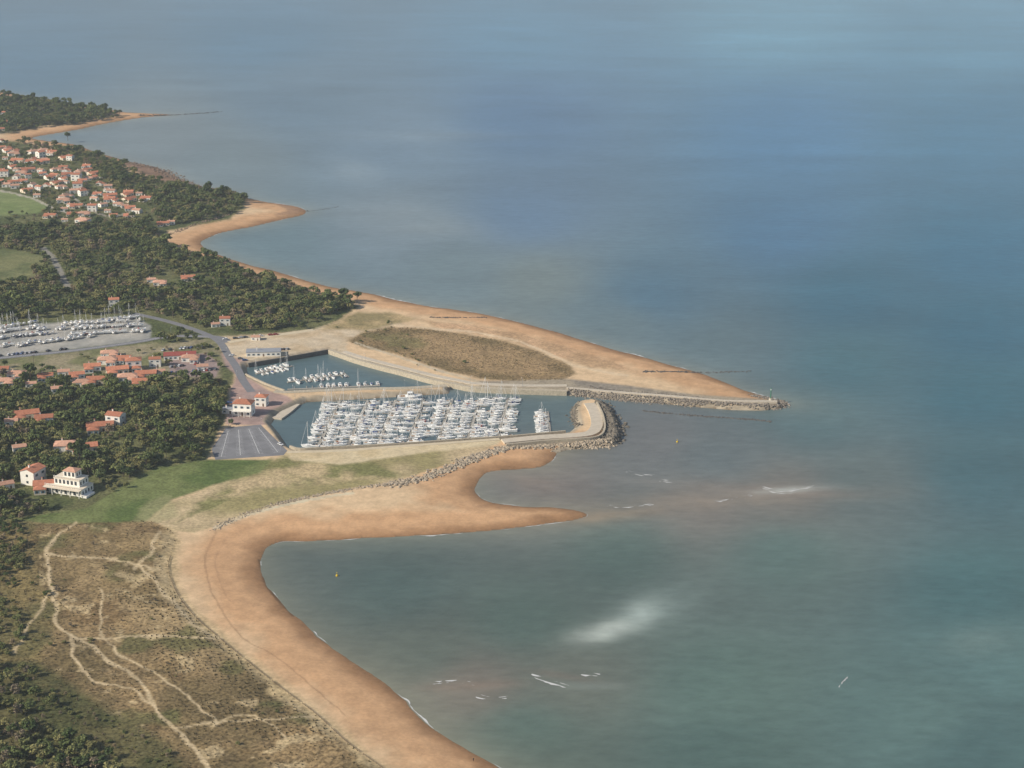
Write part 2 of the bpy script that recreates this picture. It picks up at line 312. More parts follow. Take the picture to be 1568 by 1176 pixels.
def blob(cu,cv,ru,rv,ang,c,amt,nsc=20):
    global wc
    a=math.radians(ang); du=UU-cu; dv=VV-cv; p=du*math.cos(a)+dv*math.sin(a); q=-du*math.sin(a)+dv*math.cos(a)
    n=vnoise(WX,WY,nsc,int(cu),4)
    m=np.clip(np.exp(-(p/ru)**2-(q/rv)**2)*(1+.8*n)*amt,0,1)[:,None]
    wc=wc*(1-m)+np.array([l1(x) for x in c])*m
blob(925,966,45,13,-12,(210,208,196),.85); blob(985,940,35,20,-15,(195,198,188),.65); blob(1010,930,60,30,-15,(140,150,142),.4)  # pale wisp hanging over the bay, painted into the water colour
blob(545,262,40,15,10,(160,168,172),.45,60); blob(640,208,120,8,0,(140,150,158),.4,60); blob(640,340,110,22,8,(150,152,150),.35,60)  # first blob: a second pale wisp painted into the water colour
blob(1080,768,200,13,-3,(152,132,114),.55); blob(1190,752,110,9,3,(150,128,112),.5); blob(940,790,70,9,-4,(172,140,110),.5); blob(1210,750,45,4,-4,(205,200,190),.7); blob(1000,738,60,5,5,(144,134,124),.5)
blob(800,735,60,14,10,(148,122,104),.4); blob(720,1050,70,7,-3,(148,124,106),.55); blob(910,1050,50,7,0,(138,140,130),.5); blob(860,1035,50,6,8,(134,118,104),.5); blob(1500,985,60,22,0,(128,142,134),.4,30)
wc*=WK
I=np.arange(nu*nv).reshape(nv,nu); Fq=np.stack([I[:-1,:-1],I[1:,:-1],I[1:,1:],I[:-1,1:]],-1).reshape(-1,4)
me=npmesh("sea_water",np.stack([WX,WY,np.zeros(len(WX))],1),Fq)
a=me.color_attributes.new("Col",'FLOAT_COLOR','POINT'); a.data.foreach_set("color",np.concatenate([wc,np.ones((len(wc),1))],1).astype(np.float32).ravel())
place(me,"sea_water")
g=bpy.data.materials.new("turbid_sea_water"); g.use_nodes=True; nt=g.node_tree; b=nt.nodes["Principled BSDF"]; L=nt.links
b.inputs["Roughness"].default_value=.32; b.inputs["Specular IOR Level"].default_value=.35; b.inputs["IOR"].default_value=1.33
at=nt.nodes.new("ShaderNodeAttribute"); at.attribute_name="Col"; tc=nt.nodes.new("ShaderNodeTexCoord")
mp=nt.nodes.new("ShaderNodeMapping"); mp.inputs["Scale"].default_value=(.5,1,1); mp.inputs["Rotation"].default_value=(0,0,.25); L.new(tc.outputs["Object"],mp.inputs["Vector"])
n1=noise(nt,mp.outputs[0],.16,4,.65); n2=noise(nt,mp.outputs[0],.02,5,.6)
ff=math_(nt,'MULTIPLY',maprange(nt,n1,.3,.7,.89,1.11),maprange(nt,n2,.3,.7,.91,1.09))
vm=nt.nodes.new("ShaderNodeVectorMath"); vm.operation='SCALE'; L.new(at.outputs["Color"],vm.inputs[0]); L.new(ff,vm.inputs["Scale"]); L.new(vm.outputs[0],b.inputs["Base Color"])
bp=nt.nodes.new("ShaderNodeBump"); bp.inputs["Distance"].default_value=.5; bp.inputs["Strength"].default_value=.4; L.new(n1,bp.inputs["Height"]); L.new(bp.outputs[0],b.inputs["Normal"])
me.materials.append(g)
# ---------------------------------------------------------------- shore foam
foam=mat("white_foam",S(218,214,204),.7)
def foam_ribbon(pl,name,wmax=1.3,thr=.0,off=.6,seed=0,nsc=16,step=1.0):
    pl=np.array(pl); s=np.concatenate([[0],np.cumsum(np.hypot(*np.diff(pl,axis=0).T))]); n=int(s[-1]/step)
    t=np.linspace(0,s[-1],n); x=np.interp(t,s,pl[:,0]); y=np.interp(t,s,pl[:,1])
    dx=np.gradient(x);dy=np.gradient(y); q=np.hypot(dx,dy)+1e-9; nx,ny=dy/q,-dx/q
    wd=np.clip(vnoise(x,y,nsc,seed+50,3)-thr,0,1)*wmax*2*np.clip(1+vnoise(x,y,2.5,seed+9,1),0,2); o=off+.6*vnoise(x,y,9,seed+51,2)
    V=np.concatenate([np.stack([x+nx*o,y+ny*o,np.full(n,.06)],1),np.stack([x+nx*(o+wd),y+ny*(o+wd),np.full(n,.06)],1)])
    i=np.where(wd[:-1]>.05)[0]; Fq=np.stack([i,i+1,i+1+n,i+n],1)
    m_=npmesh(name,V,Fq); m_.materials.append(foam); place(m_,name)
foam_ribbon(wA,"shore_foam",.7,.05); foam_ribbon(wB[:170],"shore_foam",1.1,.0,seed=3)
for k,pl in enumerate([[(960,722),(985,728),(1005,727)],[(1165,746),(1195,752),(1225,748),(1243,745)],[(1170,749),(1200,755),(1225,752)],[(1010,736),(1030,738)],[(1085,768),(1110,766),(1150,758)],[(660,1046),(700,1044),(735,1050)],[(812,1034),(835,1042),(868,1052)],[(730,1066),(750,1070),(775,1068)],[(890,1032),(915,1034)],[(1282,1052),(1289,1042),(1298,1034)],[(930,775),(960,776),(1000,772)]]):
    foam_ribbon(w(crom(pl,6)),"breaking_wave",.9,-.12,seed=10+k,nsc=5,step=.7)
    foam_ribbon(w(crom(pl,6))+np.array([1.5,2.2]),"breaking_wave",.8,.0,seed=40+k,nsc=4,step=.7)
# ---------------------------------------------------------------- ribbons (paths, quays)
def ribbon(name,pts,width,z0,z1,m,smooth=True,world=False):
    pl=np.array(pts,float)
    if smooth and len(pl)>2: pl=crom(pl,4)
    if not world: pl=w(pl,z1)
    d=np.gradient(pl,axis=0); q=np.hypot(d[:,0],d[:,1])+1e-9; nx,ny=-d[:,1]/q,d[:,0]/q; n=len(pl); h=width/2
    A=np.stack([pl[:,0]+nx*h,pl[:,1]+ny*h],1);B=np.stack([pl[:,0]-nx*h,pl[:,1]-ny*h],1)
    V=[(*p,z1) for p in A]+[(*p,z1) for p in B]+[(*p,z0) for p in A]+[(*p,z0) for p in B]; f=[]
    for i in range(n-1):
        f+=[(n+i,n+i+1,i+1,i),(i,i+1,2*n+i+1,2*n+i),(n+i+1,n+i,3*n+i,3*n+i+1)]
    f+=[(0,2*n,3*n,n),(n-1,2*n-1,4*n-1,3*n-1)]
    o=MB(); o.add(V,f,m); return o.obj(name)
conc=mat("pale_concrete",S(210,194,168),.9,.12,.4); stone=mat("quay_stone",S(194,178,150),.9,.25,.8)
asph=mat("asphalt",S(132,129,127),.9,.12,.3); white=mat("white_paint",(.8,.8,.78),.5)
sandp=mat("sand_path",S(218,198,162),.95,.12,.3); darkst=mat("dark_rock",S(142,130,114),.95,.35,.6,spec=.1)
ribbon("stone_quay",[(505,535),(528,543),(545,549),(580,559),(620,569),(660,580),(700,588),(730,593),(800,596),(868,598)],3.2,-1,3.5,stone)
ribbon("quay_promenade",[(527,538),(548,545),(582,554),(622,564),(662,574),(702,582),(732,587),(800,590),(868,590)],5,2.5,3.25,conc)
ribbon("stone_pier",[(420,599),(440,600),(480,598),(560,595),(622,594),(684,590)],5.5,-1,3.3,stone)
ribbon("harbour_wall",[(444,682),(460,686),(500,684),(600,679),(700,672),(790,666),(866,659)],1.2,-1,3.3,stone)
ribbon("harbour_wall",[(376,572),(408,587),(436,597)],1.2,-1,3.4,stone)
ribbon("harbour_wall",[(380,556),(440,546),(503,535)],1.2,-1,3.4,mat("dark_quay",S(106,100,92),.9,.2))
ribbon("breakwater_path",[(770,675),(830,669),(880,666),(905,662),(914,650),(911,632),(903,617)],8,2,3.9,conc)
ribbon("breakwater_wall",[(775,680),(835,674),(885,671),(916,667),(926,655),(923,634),(914,615)],1.2,2,4.9,stone)
ribbon("jetty_path",[(868,593),(950,600),(1030,606),(1110,613),(1190,614)],3,2,3.6,conc)
ribbon("slipway",[(452,618),(438,630),(424,640)],7,.1,1.2,conc)
road=asph
ribbon("road",[(-100,560),(0,548),(100,538),(200,525),(262,515),(330,516),(350,524)],7,2.9,3.05,road)
ribbon("road",[(205,480),(250,490),(290,502),(325,516),(340,528),(350,545),(362,562),(372,582),(385,600)],6,2.9,3.06,road)
ribbon("road",[(350,524),(385,518),(430,512),(480,505)],6,2.9,3.055,sandp)
ribbon("road_marking",[(-100,560),(0,548),(100,538),(200,525),(262,515),(320,516)],.25,3.0,3.064,white)
ribbon("footpath",[(440,692),(520,690),(600,684),(700,677),(765,672)],4,2.9,3.05,sandp)
# car park
cpk=[PP(*p,3.05) for p in [(346,655),(399,650),(440,690),(434,697),(330,704),(324,688)]]
o=MB(); o.add(cpk,[tuple(range(5,-1,-1))],mat("car_park_asphalt",S(134,131,128),.9,.2,.15)); o.obj("car_park")
o=MB(); A,B,C_,D=[np.array(PP(*p,3.056)) for p in [(347,658),(397,653),(432,694),(332,702)]]
def bil(s,t): return (A*(1-s)+B*s)*(1-t)+(D*(1-s)+C_*s)*t
def strip(o,p,q,wd,m):
    d=q-p; d=d/np.linalg.norm(d); n=np.array((-d[1],d[0],0))*wd/2; o.add([p-n,q-n,q+n,p+n],[(0,1,2,3)],m)
for s in (.06,.36,.66,.95):
    strip(o,bil(s,.05),bil(s,.95),.2,white)
    for t in np.linspace(.05,.95,20):
        strip(o,bil(max(s-.07,.01),t),bil(min(s+.07,.99),t),.12,white)
o.obj("parking_markings")
# ---------------------------------------------------------------- rocks
def rocks(name,specs,m):
    import bmesh
    bm=bmesh.new(); bmesh.ops.create_icosphere(bm,subdivisions=1,radius=1); bv=np.array([v.co[:] for v in bm.verts]); bf=np.array([[v.index for v in f.verts] for f in bm.faces]); bm.free()
    VV_=[];FF=[];k=0
    for pts,wd,num_,smin,smax,dz in specs:
        pl=w(crom(pts,4),dz); s=np.concatenate([[0],np.cumsum(np.hypot(*np.diff(pl,axis=0).T))])
        t=rng.random(num_)*s[-1]; x=np.interp(t,s,pl[:,0])+rng.normal(0,wd/2.6,num_); y=np.interp(t,s,pl[:,1])+rng.normal(0,wd/2.6,num_)
        z,_,_,_=terr(x,y); z=np.maximum(z,-.3)
        for i in range(num_):
            sz=smin+(smax-smin)*rng.random()**2
            v=bv*(1+.25*rng.normal(size=bv.shape))*sz*np.array([1,.8,.6]); a=rng.random()*6.28; R=np.array([[math.cos(a),-math.sin(a),0],[math.sin(a),math.cos(a),0],[0,0,1]])
            VV_.append(v@R.T+[x[i],y[i],z[i]+sz*.2]); FF.append(bf+k); k+=len(bv)
    me=npmesh(name,np.concatenate(VV_),np.concatenate(FF),False); me.materials.append(m); place(me,name)
rockm=mat("granite_rock",S(180,162,136),.95,.4,.35,spec=.1)
rocks("rock_revetment",[([(590,745),(640,736),(690,717),(740,698),(790,684)],6,900,.6,1.5,2),([(790,684),(850,680),(900,679),(935,676)],7,800,.6,1.6,2),([(700,705),(740,693),(790,682),(850,678)],4,300,.6,1.4,3),([(412,777),(450,768),(500,758),(560,748),(600,742)],3,420,.35,.9,2),([(325,815),(350,800),(380,788),(412,777)],4,160,.3,.8,2)],rockm)
rocks("breakwater_armour",[([(935,674),(942,655),(934,634),(922,616)],8,900,.8,1.8,2),([(884,655),(878,635),(884,618)],3.5,200,.6,1.3,1)],mat("dark_armour_rock",S(124,114,98),.95,.45,.35,spec=.1))
rocks("jetty_armour",[([(872,601),(950,609),(1030,615),(1110,620),(1180,622)],5,1300,.5,1.2,1.5),([(1150,606),(1190,612),(1200,618),(1190,624)],5,300,.6,1.3,1),([(900,592),(960,600),(1040,606),(1100,612)],3,300,.4,.9,3)],darkst)
rocks("rock_groyne",[([(985,574),(1040,572),(1085,570),(1150,568)],2.5,300,.4,1.0,.3),([(985,629),(1060,636),(1120,640),(1180,645)],1.8,420,.5,1.1,.1),([(658,490),(700,490),(745,488)],2,120,.4,.9,.5),([(212,178),(270,176),(340,171)],4,300,.5,1.4,0),([(468,324),(500,320),(520,316)],4,60,.4,1.0,0)],mat("wet_rock",S(98,92,84),.8,.3,.5))
rocks("rocky_foreshore",[([(195,250),(230,256),(262,268),(285,280)],14,420,.6,1.8,.3),([(240,262),(300,283),(360,296)],8,260,.5,1.4,.3),([(230,352),(250,362),(300,345),(350,330)],4,200,.5,1.2,2)],mat("foreshore_rock",S(136,114,94),.95,.35,.5))
# wooden dune fence
fence=MB(); fw=mat("weathered_wood",S(104,86,66),.9)
pl=w(crom([(262,850),(258,872),(270,907),(296,942),(332,974),(372,1007),(422,1047),(482,1092),(532,1137),(592,1180)],6),3); s=np.concatenate([[0],np.cumsum(np.hypot(*np.diff(pl,axis=0).T))])
t=np.arange(0,s[-1],2.5); fx=np.interp(t,s,pl[:,0]); fy=np.interp(t,s,pl[:,1]); fz,_,_,_=terr(fx,fy)
for i in range(len(t)-1):
    fence.cyl(fx[i],fy[i],fz[i]-.2,fz[i]+1.0,.07,.06,fw,5)
    if i%11: 
        for h in (.35,.6,.85): fence.tube((fx[i],fy[i],fz[i]+h),(fx[i+1],fy[i+1],fz[i+1]+h),.06,fw,4)
fence.obj("dune_fence")
# ---------------------------------------------------------------- trees
def leafmat(name,c1,c2):
    m=bpy.data.materials.new(name); m.use_nodes=True; nt=m.node_tree; b=nt.nodes["Principled BSDF"]
    b.inputs["Roughness"].default_value=.8; b.inputs["Specular IOR Level"].default_value=.15
    oi=nt.nodes.new("ShaderNodeObjectInfo"); ge=nt.nodes.new("ShaderNodeNewGeometry")
    mx=nt.nodes.new("ShaderNodeMix"); mx.data_type='RGBA'; mx.inputs[6].default_value=(*c1,1); mx.inputs[7].default_value=(*c2,1)
    nt.links.new(oi.outputs["Random"],mx.inputs[0])
    mr=nt.nodes.new("ShaderNodeMapRange"); mr.inputs[3].default_value=.7; mr.inputs[4].default_value=1.35; nt.links.new(ge.outputs["Random Per Island"],mr.inputs[0])
    vm=nt.nodes.new("ShaderNodeVectorMath"); vm.operation='SCALE'; nt.links.new(mx.outputs[2],vm.inputs[0]); nt.links.new(mr.outputs[0],vm.inputs["Scale"]); nt.links.new(vm.outputs[0],b.inputs["Base Color"]); return m
pineleaf=leafmat("pine_foliage",(.055,.082,.028),(.14,.165,.057)); oakleaf=leafmat("leaf_foliage",(.10,.125,.042),(.23,.21,.085)); drytwig=leafmat("autumn_foliage",(.17,.14,.10),(.28,.215,.13))
bark=mat("bark",(.13,.10,.075),.9)
def tree(name,H,R,kind,seed):
    r=np.random.default_rng(seed); o=MB(); lean=r.normal(0,.3,2)
    o.cyl(0,0,-.3,H*.55,.05*H*.6,.02*H*.7,bark,7,*lean)
    lm={'pine':pineleaf,'oak':oakleaf,'dry':drytwig}[kind]
    nc=16 if kind!='dry' else 14; V=[];Fc=[]
    for c in range(nc):
        a=r.random()*6.28; rr=R*math.sqrt(r.random())*.8
        q=rr/R
        if kind=='pine': z=H*.62+r.random()*(H*.3)*(1-.5*q*q)
        else: z=H*(.35+.5*r.random()*math.sqrt(max(0,1-q*q*.8)))
        ctr=np.array([rr*math.cos(a)+lean[0],rr*math.sin(a)+lean[1],z]); cr=R*(.28+.16*r.random())
        if c%3==0: o.tube((lean[0]*.7,lean[1]*.7,H*.38),ctr,.012*H,bark,4)
        n=34 if kind!='dry' else 22
        d=r.normal(size=(n,3)); d/=np.linalg.norm(d,axis=1)[:,None]; p=ctr+d*(cr*(.55+.5*r.random((n,1))))*[1,1,.7]
        nn=d+r.normal(size=(n,3))*.4+np.array([0,0,.3]); nn/=np.linalg.norm(nn,axis=1)[:,None]
        for i in range(n):
            q_=np.array((0,0,1.)) if abs(nn[i][2])<.9 else np.array((1.,0,0)); e=np.cross(nn[i],q_); e/=np.linalg.norm(e); g_=np.cross(nn[i],e)
            s_=R*.098*(.7+.7*r.random()); a2=r.random()*3.14; e,g_=e*math.cos(a2)+g_*math.sin(a2),-e*math.sin(a2)+g_*math.cos(a2)
            k=len(V); V+=[p[i]-e*s_-g_*s_*.7,p[i]+e*s_-g_*s_*.5,p[i]+e*s_*.7+g_*s_,p[i]-e*s_*.8+g_*s_*.8]; Fc.append((k,k+1,k+2,k+3))
    o.add(V,Fc,lm); return o.mesh(name)
protos=[tree("pine_tree_mesh",9,3.6,'pine',1),tree("pine_tree_mesh",10.5,4.2,'pine',2),tree("pine_tree_mesh",7.5,3.4,'pine',3),tree("oak_tree_mesh",7,3.6,'oak',4),tree("oak_tree_mesh",8,3.4,'oak',5),tree("bare_tree_mesh",7,3.0,'dry',6),tree("oak_tree_mesh",6,3.6,'oak',8)]
pc=bpy.data.collections.new("tree_kinds")
for i,m_ in enumerate(protos):
    o=bpy.data.objects.new("k%02d"%i,m_); pc.objects.link(o)
def scatter_gn(name,pts,idx,rot,sc,coll):
    me=bpy.data.meshes.new(name); me.vertices.add(len(pts)); me.vertices.foreach_set("co",np.asarray(pts,np.float32).ravel())
    a=me.attributes.new("idx",'INT','POINT'); a.data.foreach_set("value",np.asarray(idx,np.int32))
    a=me.attributes.new("rot",'FLOAT_VECTOR','POINT'); R=np.zeros((len(pts),3),np.float32); R[:,2]=rot; a.data.foreach_set("vector",R.ravel())
    a=me.attributes.new("scl",'FLOAT_VECTOR','POINT'); a.data.foreach_set("vector",np.asarray(sc,np.float32).ravel())
    ng=bpy.data.node_groups.new(name,'GeometryNodeTree'); ng.interface.new_socket(name="Geometry",in_out='INPUT',socket_type='NodeSocketGeometry'); ng.interface.new_socket(name="Geometry",in_out='OUTPUT',socket_type='NodeSocketGeometry')
    N=ng.nodes; gi=N.new("NodeGroupInput"); go=N.new("NodeGroupOutput"); ci=N.new("GeometryNodeCollectionInfo"); ci.inputs["Collection"].default_value=coll; ci.inputs["Separate Children"].default_value=True; ci.inputs["Reset Children"].default_value=True
    ip=N.new("GeometryNodeInstanceOnPoints"); ip.inputs["Pick Instance"].default_value=True
    def na(nm,ty):
        n=N.new("GeometryNodeInputNamedAttribute"); n.data_type=ty; n.inputs["Name"].default_value=nm
        return next(o for o in n.outputs if o.enabled and o.name=='Attribute')
    K=ng.links; K.new(gi.outputs[0],ip.inputs["Points"]); K.new(ci.outputs[0],ip.inputs["Instance"]); K.new(na("idx",'INT'),ip.inputs["Instance Index"])
    K.new(na("rot",'FLOAT_VECTOR'),ip.inputs["Rotation"]); K.new(na("scl",'FLOAT_VECTOR'),ip.inputs["Scale"]); K.new(ip.outputs[0],go.inputs[0])
    o=place(me,name); md=o.modifiers.new("scatter",'NODES'); md.node_group=ng; return o
houses_xy=[]
def forest(poly,spacing,dens,kinds,smin,smax,name,clear=()):
    pw=w(poly,3.0); x0,y0=pw.min(0); x1,y1=pw.max(0)
    gx,gy=np.meshgrid(np.arange(x0,x1,spacing),np.arange(y0,y1,spacing)); gx=gx.ravel()+rng.uniform(-.48,.48,gx.size)*spacing; gy=gy.ravel()+rng.uniform(-.48,.48,gy.size)*spacing
    u,v=PROJ(gx,gy,3.0); k=pip(u,v,poly)&(rng.random(gx.size)<dens*(1+.9*vnoise(gx,gy,38,77,2)))&(u>-200)
    for cpoly in clear: k&=~pip(u,v,cpoly)
    gx,gy=gx[k],gy[k]
    kk=np.ones(len(gx),bool)
    for hx,hy,hr in houses_xy: kk&=((gx-hx)**2+(gy-hy+2)**2>hr*hr)
    gx,gy=gx[kk],gy[kk]; z,ins,dsx,dhx=terr(gx,gy); q=ins&(dsx>7); gx,gy,z=gx[q],gy[q],z[q]
    n=len(gx); cl=vnoise(gx,gy,32,78,2)
    ks=np.array(kinds)[np.clip((rng.random(n)*len(kinds)*.6+ (cl*1.6+1)/2*len(kinds)*.4).astype(int),0,len(kinds)-1)]
    s=(smin+(smax-smin)*rng.random(n)**1.3)*(1+.2*vnoise(gx,gy,22,79,2)); sc=np.stack([s*rng.uniform(.85,1.25,n),s*rng.uniform(.85,1.25,n),s*rng.uniform(.7,1.2,n)],1)
    scatter_gn(name,np.stack([gx,gy,z-.1],1),ks,rng.random(n)*6.28,sc,pc); print(name,n)
# ---------------------------------------------------------------- houses
wallm=mat("white_render",(.80,.77,.70),.9,.06,.5); wall2=mat("cream_render",(.70,.61,.48),.9,.06,.5)
tile=mat("terracotta_tiles",S(194,126,94),.9,.22,.8,objvar=.2); tile2=mat("pale_tiles",S(208,158,128),.9,.2,.8,objvar=.15); glass=mat("window_glass",(.05,.06,.07),.15,spec=.5)
shut=mat("blue_shutters",S(130,158,172),.6); slate=mat("grey_metal_roof",S(160,160,160),.6,.1); doorm=mat("wood_door",S(120,94,70),.7)
def windows(o,x0,x1,y0,y1,z,h=1.2,n=3,door=True):
    for i in range(n):
        x=x0+(x1-x0)*(i+.5)/n
        if door and i==n//2:
            o.box(x-.55,x+.55,y0-.05,y0+.02,z-.9,z+h,doorm)
        else:
            o.box(x-.6,x+.6,y0-.04,y0+.02,z,z+h,glass); o.box(x-1.05,x-.63,y0-.07,y0+.02,z,z+h,shut); o.box(x+.63,x+1.05,y0-.07,y0+.02,z,z+h,shut)
        o.box(x-.6,x+.6,y1-.02,y1+.04,z,z+h,glass)
    for X_ ,s_ in ((x0,-1),(x1,1)):
        o.box(min(X_-s_*.02,X_+s_*.04),max(X_-s_*.02,X_+s_*.04),(y0+y1)/2-.6,(y0+y1)/2+.6,z,z+h,glass)
def house(L_=12,W_=8,floors=1,roof='gable',wing=0,wm=None,rm=None,seed=0):
    wm=wm or wallm; rm=rm or tile; o=MB(); h=3.3*floors; x0,x1,y0,y1=-L_/2,L_/2,-W_/2,W_/2
    o.box(x0,x1,y0,y1,-.2,h,wm)
    for fl in range(floors): windows(o,x0,x1,y0,y1,1.0+fl*3.2,n=max(2,int(L_/3.4)),door=(fl==0))
    if roof=='gable': o.gable(x0,x1,y0,y1,h,W_*.17,rm,wm)
    elif roof=='hip': o.hip(x0,x1,y0,y1,h,W_*.22,rm)
    else:
        o.box(x0-.2,x1+.2,y0-.2,y1+.2,h,h+.35,slate)
    if wing:
        a,b_=(x0+.5,x0+.5+W_*.75) if wing>0 else (x1-.5-W_*.75,x1-.5)
        o.box(a,b_,y0-4.5,y0+.1,-.2,2.8,wm); o.hip(a,b_,y0-4.5,y0+.3,2.8,1.2,rm,ov=.3); windows(o,a,b_,y0-4.5,y0,.9,n=2,door=False)
    cx=x0+L_*.3; o.box(cx-.35,cx+.35,.2,.8,h,h+W_*.2+1.1,wm); o.box(cx-.42,cx+.42,.13,.87,h+W_*.2+1.1,h+W_*.2+1.25,rm)
    return o
HM=[house(11,7.5,1,'gable',1).mesh("house"),house(13,8,1,'hip',-1,rm=tile2).mesh("house"),house(9.5,7.5,2,'gable',0).mesh("house"),house(14,8,1,'gable',1,wm=wall2).mesh("house"),house(10,7.5,2,'hip',-1).mesh("house"),house(8.5,6.5,1,'gable',0,rm=tile2).mesh("house")]
def put_house(u,v,k,rz,sc=1.0):
    x,y,z=PP(u,v,3.0); place(HM[k],"house",(x,y,3.0),rz,sc); houses_xy.append((x,y,9*sc)); houses_xy.append((x-2,y-8*sc,6.5*sc))
def villa():
    o=MB(); w_=wallm
    o.box(-12,12,-6,7,-.2,3.2,w_); o.box(-12.3,12.3,-6.3,7.3,3.2,3.5,wall2)
    o.box(-8,9,-2.5,7,3.5,6.6,w_); o.box(-8.3,9.3,-2.8,7.3,6.6,6.85,wall2)
    o.box(-3,5,0,6.5,6.85,9.8,w_); o.hip(-3,5,0,6.5,9.8,1.3,tile2,ov=.4)
    for z,y0,xs in ((.5,-6,np.arange(-10.5,11,3)),(4.2,-2.5,np.arange(-6.5,8.5,2.6)),(7.5,0,(-1.6,1,3.6))):
        for x in xs: o.box(x-.75,x+.75,y0-.05,y0+.02,z,z+1.9,glass)
    for z,x1,ys in ((.8,12,(-4,-1,2,5)),(4.2,9,(-1,2,5)),(7.5,5,(2,4.5))):
        for y in ys: o.box(x1-.02,x1+.05,y-.6,y+.6,z,z+1.5,glass); o.box(-x1-.05 if x1==12 else (-8.05 if x1==9 else -3.05),-x1+.02 if x1==12 else (-7.98 if x1==9 else -2.98),y-.6,y+.6,z,z+1.5,glass)
    for x in np.arange(-12,12.1,1.2): o.box(x-.06,x+.06,-6.2,-6.08,3.5,4.4,w_)
    o.box(-12.1,12.1,-6.25,-6.03,4.4,4.52,w_)
    for x in np.arange(-8,9.1,1.2): o.box(x-.06,x+.06,-2.7,-2.58,6.85,7.7,w_)
    o.box(-8.1,9.1,-2.75,-2.53,7.7,7.82,w_)
    for x in (-12,-6,0,6,12): o.cyl(x,-8.3,-.2,3.2,.25,.25,w_,8)
    o.box(-12.3,12.3,-8.6,-6.3,3.2,3.42,wall2)
    o.box(-15,-12,-8,3,-.2,1.2,w_); o.box(12.3,16,-7,2,-.2,.9,w_)
    return o
x,y,z=PP(106,752,3); o=villa().obj("white_villa",(x,y,3),-.35); o.scale=(1.05,1,1.3); houses_xy+=[(x,y,22),(x,y-16,16),(x-14,y-14,12)]
def office():
    o=house(13,9,2,'hip',0); 
    o.box(-6.5,6.5,-7.2,-4.6,2.9,3.1,wallm)
    for x in (-6.2,-2,2,6.2): o.cyl(x,-7,-.2,2.9,.18,.18,wallm,8)
    for x in np.arange(-6.4,6.5,.9): o.box(x-.04,x+.04,-7.15,-7.07,3.1,4.0,wallm)
    o.box(-6.5,6.5,-7.17,-7.05,4.0,4.08,wallm); return o
x,y,z=PP(374,634,3); office().obj("harbour_office",(x,y,3),-.15).scale=(1,1,1.3); houses_xy.append((x,y,11))
x,y,z=PP(401,620,3); house(8,7,2,'hip',0).obj("harbour_cabin",(x,y,3),-.15); houses_xy.append((x,y,8))
x,y,z=PP(350,632,3); house(8,5,1,'flat',0).obj("harbour_shed",(x,y,3),-.15); houses_xy.append((x,y,7))
x,y,z=PP(404,543,3); house(26,10,1,'flat',0).obj("harbour_workshop",(x,y,3),.1); houses_xy.append((x,y,14))
x,y,z=PP(276,548,3); house(24,10,1,'gable',0,rm=mat("red_roof",S(160,84,72),.8,.15)).obj("harbour_restaurant",(x,y,3),.15); houses_xy.append((x,y,14))
for u,v,k,r,s in [(142,566,0,.2,1.1),(165,556,1,.1,1.1),(180,571,3,.3,1.15),(205,565,4,.2,1.15),(224,577,3,.1,1.1),(196,582,1,.2,1.1),(150,586,3,.1,1.1),(118,578,0,.3,1.0),(238,560,2,.1,.9),(310,566,5,.2,1.0),(292,552,1,.1,1.0),
   (168,545,1,.2,1.0),(190,553,0,.1,1.0),(126,590,1,.25,1.0),(215,588,0,.1,1.0),(244,574,5,.2,1.0),(98,574,5,.2,1.0),(70,580,0,.2,1.0),(26,577,1,.1,1.0),(88,600,5,.3,1.0),
   (40,640,3,.35,1.25),(68,645,0,.2,1.1),(18,650,5,.2,1.0),(178,650,2,-.3,1.15),(154,658,3,.2,1.25),(104,688,1,.15,1.25),(130,690,3,.3,1.15),(52,738,2,1.2,1.3),(74,748,3,.2,1.2),(8,588,1,.2,1.0),(0,570,3,.1,1),(345,497,2,.1,.9),(392,520,5,0,.8),(330,500,5,.3,.8),(48,592,5,.2,.9),(10,747,5,.5,1.0),(30,690,5,.4,1.0)]:
    put_house(u,v,k,r,s)
# far village
VILL=[(-250,218),(0,216),(25,228),(100,236),(140,258),(170,288),(236,298),(240,318),(205,332),(150,338),(95,345),(66,347),(88,318),(40,298),(0,286),(-250,280)]
pw=w(VILL,3); gx,gy=np.meshgrid(np.arange(pw[:,0].min(),pw[:,0].max(),16),np.arange(pw[:,1].min(),pw[:,1].max(),25))
gx=gx.ravel()+rng.uniform(-6,6,gx.size); gy=gy.ravel()+rng.uniform(-9,9,gy.size); u,v=PROJ(gx,gy,3); k=pip(u,v,VILL)&(rng.random(gx.size)<.78)&(u>-120)
nh=0
for x,y in zip(gx[k],gy[k]):
    place(HM[random.choice([0,1,2,3,3,5,5,0])],"house",(x,y,3),random.choice([0,.2,-.3,1.5,.3,.8])+random.uniform(-.15,.15),random.uniform(.75,1.12)); houses_xy+=[(x,y,7.5),(x,y-8,5)]; nh+=1
for u,v in [(250,345),(262,343),(0,200),(12,188),(4,178),(232,432),(245,436),(288,428),(175,468)]: put_house(u,v,random.randrange(6),.2,.9)
print("village houses",nh)
